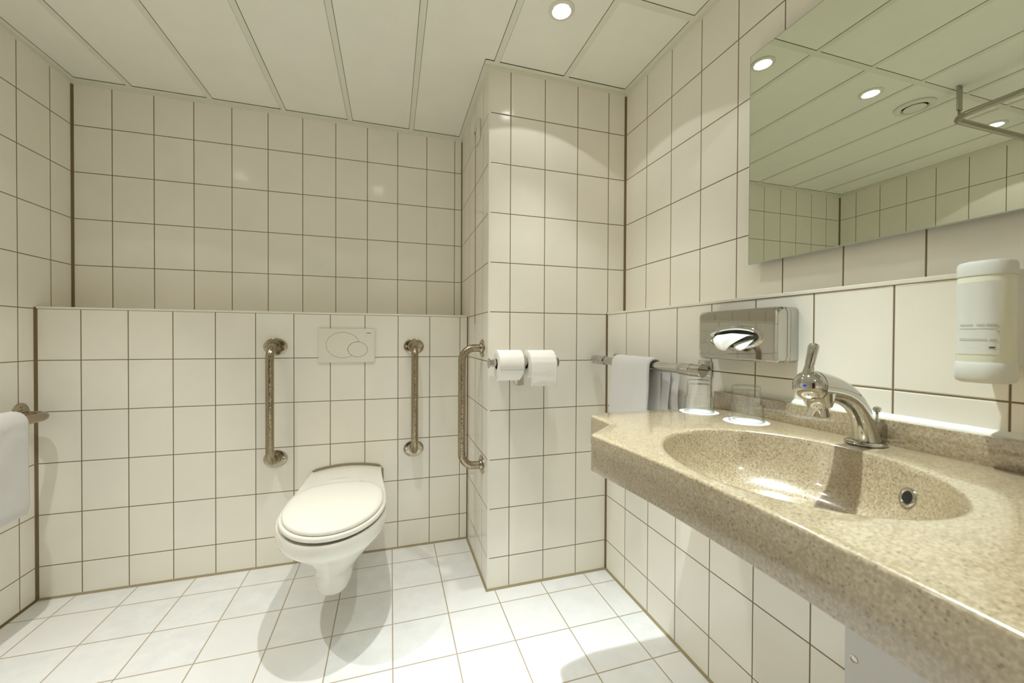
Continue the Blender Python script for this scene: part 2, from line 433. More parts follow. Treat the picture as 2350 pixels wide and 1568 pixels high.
pr_ = band(.0085, 0, 0)
loft(bm, [[Vector((x, y, z)) for x, z in pr_] for y in (YB - .006, YB - .0002)])
part('wall_sealant', bm, m_grey_caulk, toilet)
def lid_ring(off, z, n=88, crown=0.0):
    pts = []; ym = 1.535; yf = 1.287; ybk = 1.738; hw = .1725
    for k in range(n):
        t = 2 * pi * k / n; c, s_ = cos(t), sin(t)
        if s_ <= 0: pts.append(Vector((TX + .004 + (hw - off) * c, ym + (ym - yf - off) * s_, z)))
        else:
            e = 2.7
            pts.append(Vector((TX + .004 + (hw - off) * (abs(c) ** (2 / 2.3)) * (1 if c > 0 else -1), ym + (ybk - ym - off) * (abs(s_) ** (2 / e)), z)))
    return pts
bm = B()
loft(bm, [lid_ring(.03, .408), lid_ring(.004, .4085), lid_ring(.0008, .411), lid_ring(.0, .415), lid_ring(.0008, .4215), lid_ring(.0035, .4245), lid_ring(.03, .4248)])
part('seat', bm, m_seat, toilet, True, 60)
bm = B()
loft(bm, [lid_ring(.03, .4262), lid_ring(.0115, .4262), lid_ring(.0092, .4285), lid_ring(.0088, .432), lid_ring(.0105, .4365), lid_ring(.016, .4400), lid_ring(.030, .4425), lid_ring(.06, .4440), lid_ring(.11, .4449), lid_ring(.15, .4452)])
part('lid', bm, m_seat, toilet, True, 60)
for s_ in (-1, 1):
    bm = B(); lathe(bm, [(.001, 0), (.011, 0), (.012, .002), (.012, .008), (.009, .0095), (.001, .0098)], (TX + .004 + s_ * .075, 1.745, .4165), n=20, cap=False)
    part('hinge', bm, m_seat, toilet, True, 50)
for a_ in (-.10, .10):
    bm = B(); box(bm, TX + a_ - .012, TX + a_ + .012, 1.375, 1.395, .4015, .4095, .002); part('seat_bumper', bm, m_dark, toilet)
# side fixing cap on the bowl flank
# ------------------------------------------------------------------ flush plate
PX, PZ, PY = -.2084, .986, YB - .0095
fp = thing('flush_plate', 'white rectangular flush plate with large and small oval buttons above the toilet', 'flush plate', (PX, YB, PZ))
bm = box(B(), PX - .1222, PX + .1222, PY, YB - .0002, PZ - .079, PZ + .079, .0028, 3); part('plate', bm, m_plate, fp, True, 40)
c1, r1x, r1z = (-.2253, .988), .0715, .0585
c2, r2x, r2z = (-.161, .9675), .0425, .0348
def ell(c, rx, rz, n=96): return [(c[0] + rx * cos(2 * pi * k / n), c[1] + rz * sin(2 * pi * k / n)) for k in range(n)]
def button_gap(c, rx, rz):
    bm = B(); prism(bm, ell(c, rx, rz), PY - .0003, PY + .001, 'y'); return bm
g1 = part('button_gap', button_gap(c1, r1x + .0011, r1z + .0011), m_dark, fp)
bm = B(); prism(bm, ell(c2, r2x + .0011, r2z + .0011), PY - .0005, PY + .001, 'y'); part('button_gap', bm, m_dark, fp)
# large button, notched where the small one sits
poly = []
q = ell(c1, r1x, r1z, 160)
ins = lambda p, g_=.0016: ((p[0] - c2[0]) / (r2x + g_)) ** 2 + ((p[1] - c2[1]) / (r2z + g_)) ** 2 < 1
outp = [p for p in q if not ins(p)]
# rotate list so that the removed span is at the end
k0 = next(i for i in range(len(q)) if ins(q[i - 1]) and not ins(q[i]))
q = q[k0:] + q[:k0]; outp = [p for p in q if not ins(p)]
arc = [p for p in ell(c2, r2x + .0016, r2z + .0016, 160) if ((p[0] - c1[0]) / r1x) ** 2 + ((p[1] - c1[1]) / r1z) ** 2 < 1]
arc.sort(key=lambda p: math.atan2(p[1] - c2[1], (c2[0] - p[0])))
if (Vector(arc[0]) - Vector(outp[-1])).length > (Vector(arc[-1]) - Vector(outp[-1])).length: arc.reverse()
bm = B(); prism(bm, outp + arc, PY - .0012, PY + .001, 'y'); part('flush_button', bm, m_plate, fp)
bm = B(); prism(bm, ell(c2, r2x, r2z), PY - .0012, PY + .001, 'y'); part('flush_button', bm, m_plate, fp)
def text(name, s, size, loc, rot, m, root, ext=.0002, align='LEFT', sx=1.0):
    cu = bpy.data.curves.new(name, 'FONT'); cu.body = s; cu.size = size; cu.extrude = ext; cu.align_x = align; cu.resolution_u = 3
    tmp = bpy.data.objects.new(name + '_tmp', cu); C.objects.link(tmp); bpy.context.view_layer.update()
    me = bpy.data.meshes.new_from_object(tmp); bpy.data.objects.remove(tmp); bpy.data.curves.remove(cu)
    me.transform(Matrix.LocRotScale(Vector(loc), __import__('mathutils').Euler(rot), Vector((sx, 1, 1))))
    o = bpy.data.objects.new(name, me); C.objects.link(o); me.materials.clear(); me.materials.append(m); o.parent = root
    return local(o, root)
text('brand_lettering', 'GEBERIT', .0058, (-.1228, PY - .0002, 1.0425), (pi / 2, 0, 0), m_text, fp)

# ------------------------------------------------------------------ grab bars
def make_grab_bar(label, half=.25, off=.0875, loc=(0, 0, 0), rot=(0, 0, 0)):
    """built in local space: wall plane y=0, room towards -y, bar along z"""
    t = thing('grab_bar', label, 'grab bar', (0, 0, 0), (0, 0, 0))
    bm = B(); p = arc_path([(0, -.004, half), (0, -off, half), (0, -off, -half), (0, -.004, -half)], .052, 12)
    # extra rings on the straight run keep the knurling even
    tube(bm, p, .0162, 28); obj('rail', bm, m_knurl, t, True, 60)
    for s_ in (1, -1):
        bm = B(); lathe(bm, [(.001, 0), (.999, 0), (1.0, .0012), (.985, .0030), (.93, .0042), (.5, .0046), (.48, .0060)], (0, 0, half * s_), (0, -1, 0), 56, .048, .038, True, (1, 0, 0))
        f = obj('wall_flange', bm, m_steel, t, True, 40)
        bm = B(); lathe(bm, [(.0215, .003), (.0215, .010), (.0195, .0125), (.0165, .0128)], (0, 0, half * s_), (0, -1, 0), 32)
        obj('collar', bm, m_steel, f, True, 40)
        for sx in (-1, 1):
            bm = B(); lathe(bm, [(.0062, .003), (.0062, .0052), (.0045, .0066), (.0032, .0066), (.0026, .0052), (.0003, .0050)], (sx * .034, 0, half * s_), (0, -1, 0), 16)
            obj('screw', bm, m_chrome2, f, True, 30)
    t.location = loc; t.rotation_euler = rot
    return t
def copy_tree(o, parent=None):
    c = o.copy(); C.objects.link(c)
    if parent: c.parent = parent; c.matrix_parent_inverse = o.matrix_parent_inverse.copy()
    for ch in list(o.children): copy_tree(ch, c)
    return c
bar = make_grab_bar('vertical knurled steel grab bar on the tiled wall left of the toilet', loc=(-.5046, YB, .7310))
b2 = copy_tree(bar); b2.location = (.0943, YB, .7310); b2['label'] = 'vertical knurled steel grab bar on the tiled wall right of the toilet'
b3 = copy_tree(bar); b3.location = (XC, 1.6555, .7305); b3.rotation_euler = (0, 0, -pi / 2); b3['label'] = 'steel grab bar on the narrow side of the column, seen from its side'
b4 = copy_tree(bar); b4.location = (XL, 1.9245 - .25, .728); b4.rotation_euler = (pi / 2, 0, pi / 2); b4.rotation_euler = (Matrix.Rotation(pi / 2, 4, 'Z') @ Matrix.Rotation(pi / 2, 4, 'Y')).to_euler()
b4['label'] = 'horizontal steel grab bar on the left wall with a towel over it'
for b_ in (bar, b2, b3, b4): b_['group'] = 'steel grab bars round the toilet'

# ------------------------------------------------------------------ towels
def towel(name, label, cx, cz, rad, y0, y1, front, back, thick, side=-1, folds=0, seed=0, hem=False, flare=0.0, flop=0.0):
    """cloth laid over a bar running along y at (cx, cz); 'side' is the room side in x"""
    rnd = random.Random(seed)
    t = thing(name, label, 'towel', (cx, (y0 + y1) / 2, cz))
    prof = []           # (s-angle based) centre line of the cloth: front bottom -> over the bar -> back bottom
    R = rad + thick / 2 + .001
    nf = 34
    for k in range(nf + 1): prof.append((side * R, -front + front * k / nf))
    for k in range(1, 14): a = pi * k / 14; prof.append((side * R * cos(a), R * sin(a)))
    for k in range(nf + 1): prof.append((-side * R, -back * k / nf))
    ny = 46; bm = B(); top = []; bot = []
    def P(i, j, s_):
        x, z = prof[i]; a = prof[max(0, i - 1)]; b = prof[min(len(prof) - 1, i + 1)]
        tx, tz = b[0] - a[0], b[1] - a[1]; L = math.hypot(tx, tz) or 1
        nx, nz = tz / L * -side * -1, -tx / L * -side * -1
        f = j / ny; y = y0 + (y1 - y0) * f
        ef = min(1, min(f, 1 - f) * (y1 - y0) / (thick * .55)); ee = sqrt(max(0, 1 - (1 - ef) ** 2))
        ez = 1.0
        if i < 4: ez = sqrt(max(.02, 1 - (1 - i / 4) ** 2))
        if i > len(prof) - 5: ez = sqrt(max(.02, 1 - (1 - (len(prof) - 1 - i) / 4) ** 2))
        h = thick / 2 * max(.12, ee) * max(.2, ez)
        wob = noise.noise(Vector((f * 5 + seed, z * 9, seed * 1.7))) * .004 + noise.noise(Vector((f * 60, z * 160, seed))) * .0010
        fr = max(0, -z)
        wob += folds * sin(f * 9 + 1.2 * seed) * fr * (.5 if i < nf else 1)
        dirx = side if i <= nf else -side
        xx = cx + x + nx * s_ * h + (side * abs(wob) if i <= nf else 0) + (flare * fr * side if i <= nf else 0)
        yy = y + noise.noise(Vector((z * 6, f * 2, seed + 4))) * .003 + (f - .5) * -flop * fr
        zz = cz + z + nz * s_ * h + (wob * .5 if nf < i < nf + 14 else 0)
        return Vector((xx, yy, zz))
    G = [[[bm.verts.new(P(i, j, s_)) for j in range(ny + 1)] for i in range(len(prof))] for s_ in (1, -1)]
    n_ = len(prof)
    for s_ in (0, 1):
        for i in range(n_ - 1):
            for j in range(ny): bm.faces.new((G[s_][i][j], G[s_][i][j + 1], G[s_][i + 1][j + 1], G[s_][i + 1][j]))
    for i in range(n_ - 1):
        for j in (0, ny): bm.faces.new((G[0][i][j], G[1][i][j], G[1][i + 1][j], G[0][i + 1][j]))
    for j in range(ny):
        for i in (0, n_ - 1): bm.faces.new((G[0][i][j], G[0][i][j + 1], G[1][i][j + 1], G[1][i][j]))
    o = part('cloth', bm, m_towel, t, True)
    if hem:     # stitched hem cord down the near edge
        bm = B(); pts = [P(i, 0, .9) + Vector((side * .0012, -.0005, 0)) for i in range(0, nf + 8)]
        tube(bm, [p + Vector((0, .006, 0)) for p in pts], .0016, 8); part('hem', bm, m_towel, t, True)
        # two more folded layers hanging behind
        for q_, (dx, dy, ln) in enumerate(((.030, .028, .24), (.044, .055, .22))):
            bm = B(); rings = []
            for k in range(14):
                z = cz - .004 - ln * k / 13; wv = .003 * sin(k * .7 + q_)
                x = cx + dx + wv; y = y0 - dy + .01 * k / 13
                ring = []
                for a in range(20):
                    an = 2 * pi * a / 20; ring.append(Vector((x + .0052 * cos(an), y + .035 + .044 * sin(an), z)))
                rings.append(ring)
            loft(bm, rings); part('folded_layer', bm, m_towel, t, True, 60)
    return t
towel('towel', 'thick white terry towel over the horizontal bar on the left wall', XL + .0875, .728, .0165, 1.452, 1.776, .315, .29, .024, side=1, seed=3)
# ------------------------------------------------------------------ towel rail right
RX, RZ = .828, .934
rail = thing('towel_rail', 'short chrome towel rail with square wall mounts beside the tissue box', 'towel rail', (XR, 1.2, RZ))
bm = B(); tube(bm, [(RX, .955, RZ), (RX, 1.46, RZ)], .0148, 28); part('rail', bm, m_chrome, rail, True, 50)
for y0_, y1_, yw in ((.906, .997, 1.006), (1.435, 1.526, 1.424)):
    bm = B(); near = y0_ < 1.2
    a, b_ = (y0_, y1_)
    prof = [(.001, 0), (.0172, 0), (.0188, .0016), (.0188, .036), (.0176, .0368), (.0176, .0402), (.0188, .0410), (.0188, .088), (.0175, .091), (.0149, .091)]
    if near: lathe(bm, prof, (RX, y0_, RZ), (0, 1, 0), 36)
    else: lathe(bm, prof, (RX, y1_, RZ), (0, -1, 0), 36)
    e = part('end_sleeve', bm, m_chrome, rail, True, 35)
    yc = (y0_ + y1_) / 2 + (.022 if near else -.022)
    bm = B(); box(bm, RX + .008, XR - .006, yc - .011, yc + .011, RZ - .011, RZ + .011, .003); part('bracket_arm', bm, m_chrome, rail, True, 35)
    bm = B(); box(bm, XR - .008, XR - .0003, yc - .026, yc + .026, RZ - .024, RZ + .024, .0025); part('wall_mount', bm, m_chrome, rail, True, 35)
towel('towel', 'white hand towel with stitched hem over the chrome rail behind the countertop', RX, RZ, .0150, 1.118, 1.345, .262, .235, .0125, side=-1, seed=9, hem=True, flare=.05)

# ------------------------------------------------------------------ countertop with basin
ZT, ZB = .828, .752
BC = Vector((.605, .490)); BA, BBx = .2145, .1774; e1 = Vector((-.247, -.969)); e2 = Vector((-.969, .247))
outline = [(XR - .0005, .922), (.560, .933), (.505, .924), (.4835, .9165), (.4760, .905), (.4735, .890), (.4720, .830), (.4690, .806), (.462, .798), (.400, .7455), (.3835, .732), (.3790, .724), (.3785, .712),
           (.3850, .655), (.3915, .590), (.3965, .520), (.3985, .450), (.3995, .380), (.3985, .310), (.3955, .240), (.3915, .170), (.3850, .080), (.380, -.02), (.378, -.12), (.385, -.20), (.44, -.26), (.50, -.27), (XR - .0005, -.27)]
def inset(poly, d):
    n = len(poly); out = []
    area = sum(poly[i][0] * poly[(i + 1) % n][1] - poly[(i + 1) % n][0] * poly[i][1] for i in range(n)); sg = 1 if area > 0 else -1
    for i in range(n):
        p0, p, p1 = Vector(poly[i - 1]), Vector(poly[i]), Vector(poly[(i + 1) % n])
        a = (p - p0).normalized(); b = (p1 - p).normalized()
        na = Vector((-a.y, a.x)) * sg; nb = Vector((-b.y, b.x)) * sg; m_ = (na + nb).normalized()
        out.append(tuple(p + m_ * d / max(.4, m_.dot(na))))
    return out
def densify(poly, step=.012):
    out = []
    n = len(poly)
    for i in range(n):
        a, b = Vector(poly[i]), Vector(poly[(i + 1) % n]); k = max(1, int((b - a).length / step))
        for j in range(k): out.append(tuple(a.lerp(b, j / k)))
    return out
od = densify(outline); no = len(od)
def basin_pt(ang, r): # ang in world around BC direction
    d = Vector((cos(ang), sin(ang))); q = Vector((d.dot(e1) / BA, d.dot(e2) / BBx)).length
    return BC + d * (r / q)
angs = [math.atan2(p[1] - BC.y, p[0] - BC.x) for p in od]
ctr = thing('washbasin_countertop', 'speckled beige stone countertop with an integrated oval basin on the right wall', 'washbasin', (XR, .45, ZB))
bm = B()
def ring2(pts, z): return [Vector((p[0], p[1], z)) for p in pts]
o4 = inset(od, .0045); o1 = inset(od, .0013)
rings = [ring2(inset(od, .006), ZB), ring2(od, ZB + .003), ring2(od, ZT - .0045), ring2(o1, ZT - .0013), ring2(o4, ZT)]
for f in (.25, .5, .75):
    rings.append([Vector((*(Vector(o4[i]).lerp(basin_pt(angs[i], 1.035), f)), ZT)) for i in range(no)])
D, PW = .112, 9
zb = lambda r: ZT - .004 - (D - .004) * (1 - r ** PW)
rings.append([Vector((*basin_pt(a, 1.035), ZT)) for a in angs])
rings.append([Vector((*basin_pt(a, 1.017), ZT - .0007)) for a in angs])
rings.append([Vector((*basin_pt(a, 1.004), ZT - .0025)) for a in angs])
for r in (1.0, .993, .98, .96, .93, .9, .86, .8, .72, .62, .5, .38, .26, .16, .10): rings.append([Vector((*basin_pt(a, r), zb(r))) for a in angs])
loft(bm, rings, False, True)
part('countertop', bm, m_stone, ctr, True, 50)
bm = B(); box(bm, .879, XR - .0004, -.27, .921, ZT - .001, .8745, .002, 2); part('upstand', bm, m_stone, ctr, True, 40)
bm = B(); rings = []
for k in range(60):
    y = .716 - .966 * k / 59; wv = .0012 * noise.noise(Vector((k * .6, 0, 0)))
    rings.append([Vector((XR - .0003, y, .8735)), Vector((XR - .0100 + wv, y, .8735)), Vector((XR - .0092 + wv, y, .8770 + wv * .5)), Vector((XR - .003, y, .8815 + wv)), Vector((XR - .0003, y, .8835 + wv))])
loft(bm, rings); part('caulk_bead', bm, m_white_caulk, ctr, True, 50)
# overflow ring in the far basin wall
dn = Vector((-.862, .426, .276)).normalized()
op = Vector((.7500, .4009, .7812)) + dn * .0012
def ring_torus(bm, o, ax, R, r, n=40, m_=14):
    a, b = frame_of(ax); rings = []
    for k in range(n):
        t = 2 * pi * k / n; dirv = a * cos(t) + b * sin(t)
        rings.append([o + dirv * (R + r * cos(2 * pi * j / m_)) + ax * r * sin(2 * pi * j / m_) * .8 for j in range(m_)])
    vr = [[bm.verts.new(p) for p in rr] for rr in rings]
    for i in range(n):
        for j in range(m_): bm.faces.new((vr[i][j], vr[(i + 1) % n][j], vr[(i + 1) % n][(j + 1) % m_], vr[i][(j + 1) % m_]))
    return bm
bm = ring_torus(B(), op, dn, .0125, .0031); of = part('overflow_ring', bm, m_chrome, ctr, True)
bm = B(); lathe(bm, [(.0115, 0), (.0002, .0002)], op + dn * .0004, dn, 32); h_ = part('overflow_hole', bm, m_black, of)
bm = B(); lathe(bm, [(.001, 0), (.023, 0), (.026, .002), (.024, .004), (.012, .0045), (.001, .005)], (BC.x, BC.y, zb(.1) + .0002), n=36, cap=False); part('drain', bm, m_chrome, ctr, True, 40)

# ------------------------------------------------------------------ faucet
FY = .515
fa = thing('faucet', 'chrome single-lever mixer tap standing behind the oval basin', 'faucet', (.842, FY, ZT))
bm = B(); lathe(bm, [(.001, 0), (.0300, 0), (.0315, .0015), (.0315, .0035), (.029, .0062), (.024, .0072), (.001, .0075)], (.842, FY, ZT + .0003), n=44, cap=False); part('base_ring', bm, m_chrome, fa, True, 40)
def ovtube(bm, secs, n=36):
    rings = []
    for i, (x, z, rw, rh) in enumerate(secs):
        a = secs[max(0, i - 1)]; b = secs[min(len(secs) - 1, i + 1)]
        t = Vector((b[0] - a[0], 0, b[1] - a[1])).normalized(); nn = Vector((0, 1, 0)).cross(t)
        rings.append([Vector((x, FY, z)) + Vector((0, 1, 0)) * rw * cos(2 * pi * k / n) + nn * rh * sin(2 * pi * k / n) for k in range(n)])
    loft(bm, rings); return bm
bm = ovtube(B(), [(.8455, .834, .0205, .0225), (.8435, .846, .0190, .0205), (.8395, .860, .0175, .0190), (.8330, .876, .0168, .0182), (.8230, .8925, .0170, .0180), (.8090, .9080, .0178, .0185), (.7920, .9200, .0190, .0198),
                   (.7740, .9285, .0200, .0215), (.7560, .9340, .0212, .0232), (.7380, .9375, .0226, .0250), (.7200, .9400, .0240, .0266), (.7060, .9415, .0252, .0274)])
part('spout_body', bm, m_chrome, fa, True, 50)
hc = Vector((.6985, FY, .9425)); hax = Vector((-.985, 0, .12)).normalized()
bm = B(); prof = [(.0262, -.001)] + [(.0268 * cos(a), .0268 * sin(a) * .98) for a in [radians(x) for x in (4, 14, 26, 38, 50, 62, 74, 84)]] + [(.0004, .0263)]
lathe(bm, [(.0268, -.004)] + prof, hc, hax, 44); part('lever_head', bm, m_chrome, fa, True, 40)
bm = ring_torus(B(), hc - hax * .0045, hax, .0258, .0009); part('joint_line', bm, m_black, fa, True)
# lever rising from the head
bm = B(); pts = [(.6900, .9600), (.6925, .9700), (.6955, .9790), (.6965, .9805), (.7010, .9950), (.7060, 1.0120), (.7075, 1.0160), (.7080, 1.0178)]
rr_ = [.0088, .0072, .0062, .0072, .0078, .0084, .0070, .0030]
tube(bm, [Vector((x, FY, z)) for x, z in pts], rr_, 20); part('lever', bm, m_chrome, fa, True, 50)
# outlet below the head
bm = B(); lathe(bm, [(.0245, -.004), (.0225, .010), (.0200, .0200), (.0190, .0215), (.0160, .0218), (.0160, .0380), (.0150, .0390), (.0120, .0390), (.0118, .034), (.0002, .034)], (.7190, FY, .9265), (.06, 0, -1), 36)
part('outlet', bm, m_chrome, fa, True, 35)
bm = B(); ddir = (Vector((-.014, 0, 1.025)) - hc).normalized(); ddir = Vector((-.93, -.32, .10)).normalized()
lathe(bm, [(.0026, 0), (.0026, .0005), (.0016, .0009), (.0002, .001)], hc + ddir * .0264, ddir, 18); part('temperature_mark', bm, m_blue, fa, True)
bm = B(); tube(bm, [(.868, FY - .004, .832), (.866, FY - .004, .889)], .0022, 12); r_ = part('waste_rod', bm, m_chrome, fa, True)
bm = B(); lathe(bm, [(.0015, -.006), (.0055, -.004), (.0068, 0), (.0055, .004), (.0008, .0062)], (.866, FY - .004, .893), n=20); part('waste_knob', bm, m_chrome, fa, True)

# ------------------------------------------------------------------ glasses on paper coasters
def tumbler(label, x, y):
    bm = B(); z = ZT + .0018
    out = [(.0372, 0), (.0374, .0012), (.0366, .020), (.0358, .0375), (.0350, .0400), (.0325, .0412), (.0322, .0440), (.0310, .062), (.0298, .0790), (.0285, .0832), (.0250, .0848), (.001, .0850)]
    inn = [(.001, .0740), (.0255, .0738), (.0278, .0715), (.0290, .055), (.0300, .0432), (.0318, .0400), (.0338, .0372), (.0346, .020), (.0352, .0012)]
    prof = out + inn
    n = 56; rings = [[Vector((x + r * cos(2 * pi * k / n), y + r * sin(2 * pi * k / n), z + h)) for k in range(n)] for r, h in prof]
    vr = [[bm.verts.new(p) for p in r] for r in rings]; N = len(vr)
    for i in range(N):
        if i == len(out) - 1: continue
        a, b = vr[i], vr[(i + 1) % N]
        for k in range(n): bm.faces.new((a[k], a[(k + 1) % n], b[(k + 1) % n], b[k]))
    bm.faces.new(vr[len(out) - 1]); bm.faces.new(vr[len(out)][::-1])
    o = obj('drinking_glass', bm, m_glass, None, True, 35); return tag(o, label, 'glass', 'upturned glasses on the countertop')
def coaster(label, x, y, seed):
    bm = B(); n = 64; rings = []
    for r, h in ((.0485, .0002), (.0488, .0006), (.0470, .0014), (.040, .0013), (.001, .0013)):
        rg = []
        for k in range(n):
            a = 2 * pi * k / n; w_ = .0016 * max(0, noise.noise(Vector((cos(a) * 2, sin(a) * 2, seed)))) * (r / .0488) ** 6
            rg.append(Vector((x + r * cos(a), y + r * sin(a), ZT + h + (w_ if h > .0003 else 0))))
        rings.append(rg)
    loft(bm, rings); o = obj('paper_coaster', bm, m_coaster, None, True, 60); return tag(o, label, 'coaster', 'paper coasters under the glasses')
G1 = (.7800, .8680); G2 = (.7965, .7360)
coaster('round white paper coaster under the glass farther from the tap', *G1, 1.3)
coaster('round white paper coaster under the glass nearer the tap', *G2, 4.1)
tumbler('clear upturned tumbler on a coaster, the one farther from the tap', *G1)
tumbler('clear upturned tumbler on a coaster, the one nearer the tap', *G2)

# ------------------------------------------------------------------ tissue dispenser
TBX, TY0, TY1, TZ0, TZ1 = .8370, .6900, .9340, .9690, 1.1010
tb = thing('tissue_dispenser', 'polished chrome tissue box with oval opening on the right wall', 'tissue dispenser', (XR, .812, 1.035))
# shell with an oval hole in the front face
cy, cz, ry, rz = .8120, 1.0290, .0790, .0255
bm = B(); n = 96
def rrect(y0, y1, z0, z1, rad, n):
    pts = []; hy, hz = (y1 - y0) / 2, (z1 - z0) / 2; yc, zc = (y0 + y1) / 2, (z0 + z1) / 2
    for k in range(n):
        t = 2 * pi * k / n; dy, dz = cos(t), sin(t) * .75
        # ray to rounded rectangle
        lo, hi = 0, 1
        for _ in range(30):
            m_ = (lo + hi) / 2; y, z = abs(dy * m_), abs(dz * m_)
            qy, qz = y - (hy - rad), z - (hz - rad)
            dd = math.hypot(max(qy, 0), max(qz, 0)) + min(max(qy, qz), 0) - rad
            if dd < 0: lo = m_
            else: hi = m_
        pts.append((yc + dy * lo, zc + dz * lo))
    return pts
R0 = rrect(TY0, TY1, TZ0, TZ1, .012, n); R1 = rrect(TY0 + .0015, TY1 - .0015, TZ0 + .0015, TZ1 - .0015, .012, n); R2 = rrect(TY0 + .0055, TY1 - .0055, TZ0 + .0055, TZ1 - .0055, .010, n)
def ovl(f, n=n): return [(cy + (ry * f) * cos(2 * pi * k / n), cz + (rz + ry * (f - 1) * .55) * sin(2 * pi * k / n)) for k in range(n)]
toP = lambda L, x: [Vector((x, a, b)) for a, b in L]
def ov2(ay, az): return [(cy + ay * cos(2 * pi * k / n), cz + az * sin(2 * pi * k / n)) for k in range(n)]
R3 = rrect(TY0 + .0065, TY1 - .0065, TZ0 + .0065, TZ1 - .0065, .0095, n)
seq = [toP(R0, XR - .0003), toP(R0, XR - .024), toP(rrect(TY0 + .001, TY1 - .001, TZ0 + .001, TZ1 - .001, .012, n), XR - .0248), toP(R0, XR - .0256), toP(R0, TBX + .0055), toP(R1, TBX + .0015), toP(R2, TBX + .0001), toP(R3, TBX), toP(rrect(TY0 + .0075, TY1 - .0075, TZ0 + .0075, TZ1 - .0075, .009, n), TBX),
       toP(ov2(.0915, .0345), TBX), toP(ov2(.0905, .0335), TBX), toP(ov2(.0900, .0330), TBX), toP(ov2(.0880, .0312), TBX - .0002), toP(ov2(.0860, .0295), TBX - .0014), toP(ov2(.0840, .0278), TBX - .0032), toP(ov2(.0815, .0258), TBX - .0044), toP(ov2(.0785, .0235), TBX - .0044),
       toP(ov2(.0745, .0208), TBX - .0026), toP(ov2(.0700, .0180), TBX + .0010), toP(ov2(.0660, .0150), TBX + .0065), toP(ov2(.0630, .0125), TBX + .014), toP(ov2(.0615, .0115), TBX + .020)]
loft(bm, seq, False, False)
part('cover', bm, m_chrome, tb, True, 30)
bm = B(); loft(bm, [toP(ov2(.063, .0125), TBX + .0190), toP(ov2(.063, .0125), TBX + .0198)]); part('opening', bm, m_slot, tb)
# tissue pulled through the opening
ts = thing('tissue', 'white paper tissue pulled out through the oval slot of the chrome tissue box', 'tissue', (TBX, .81, 1.02))
def sheet(name, rows, thick, m, root):
    bm = B(); g = []
    for r in rows:
        line = []; nn_ = 12
        for k in range(nn_ + 1):
            f = k / nn_ * (len(r) - 1); i = min(int(f), len(r) - 2); p = Vector(r[i]).lerp(Vector(r[i + 1]), f - i)
            p += Vector((noise.noise(p * 55) * .0022, 0, noise.noise(p * 40 + Vector((5, 5, 5))) * .0012)); line.append(p)
        g.append(line)
    vv = [[bm.verts.new(p) for p in l] for l in g]; 
    for i in range(len(vv) - 1):
        for j in range(len(vv[0]) - 1): bm.faces.new((vv[i][j], vv[i][j + 1], vv[i + 1][j + 1], vv[i + 1][j]))
    o = part(name, bm, m, root, True)
    sm = o.modifiers.new('s', 'SOLIDIFY'); sm.thickness = thick; sm2 = o.modifiers.new('b', 'SUBSURF'); sm2.levels = 1; sm2.render_levels = 2
    return o
x_ = TBX - .0062
sheet('front_fold', [[(TBX + .017, .852, 1.032), (TBX + .017, .81, 1.034), (TBX + .017, .765, 1.031)], [(TBX + .004, .862, 1.0365), (TBX + .003, .81, 1.0400), (TBX + .004, .758, 1.0360)],
      [(x_, .8665, 1.0335), (x_ - .004, .815, 1.0400), (x_ - .001, .766, 1.0330)], [(x_ - .006, .8690, 1.0210), (x_ - .011, .830, 1.0230), (x_ - .006, .793, 1.0180)],
      [(x_ - .007, .8600, 1.0060), (x_ - .012, .838, 1.0060), (x_ - .008, .816, 1.0040)], [(x_ - .005, .8500, .9965), (x_ - .010, .836, .9945), (x_ - .007, .824, .9935)]], .0008, m_tissue, ts)
sheet('rear_fold', [[(TBX + .012, .802, 1.018), (TBX + .012, .775, 1.024), (TBX + .012, .757, 1.026)], [(TBX - .003, .812, 1.012), (TBX - .005, .785, 1.015), (TBX - .003, .757, 1.018)],
      [(x_ - .003, .805, 1.004), (x_ - .005, .785, 1.006), (x_ - .002, .764, 1.008)], [(x_ - .002, .795, .997), (x_ - .004, .783, .995), (x_ - .002, .772, .999)]], .0008, m_tissue, ts)

# ------------------------------------------------------------------ soap dispenser
SX, SY = .8470, .3615
sd = thing('soap_dispenser', 'white wall-mounted soap dispenser bottle above the countertop beside the mirror edge', 'soap dispenser', (XR, SY, 1.05))
def sq(r, h, ex=2.5, n=48, k=1.0): return [Vector((SX + r * k * abs(cos(t)) ** (2 / ex) * (1 if cos(t) > 0 else -1), SY + r * abs(sin(t)) ** (2 / ex) * (1 if sin(t) > 0 else -1), h)) for t in [2 * pi * i / n for i in range(n)]]
bm = B(); loft(bm, [sq(.0285, .992), sq(.0288, .996), sq(.0288, 1.118), sq(.0280, 1.121)]); part('bottle', bm, m_bottle, sd, True, 40)
bm = B(); loft(bm, [sq(.024, .9610), sq(.0285, .9635), sq(.0300, .967), sq(.0300, .9885), sq(.0292, .992)]); part('bottom_cap', bm, m_plast2, sd, True, 40)
bm = B(); loft(bm, [sq(.0280, 1.1205), sq(.0292, 1.1215), sq(.0292, 1.1370), sq(.0272, 1.1420), sq(.021, 1.1440), sq(.008, 1.1448)]); part('top_cap', bm, m_plast2, sd, True, 40)
bm = B(); box(bm, SX + .026, XR - .0003, SY - .022, SY + .022, .985, 1.132, .003); part('wall_bracket', bm, m_plast2, sd, True, 40)
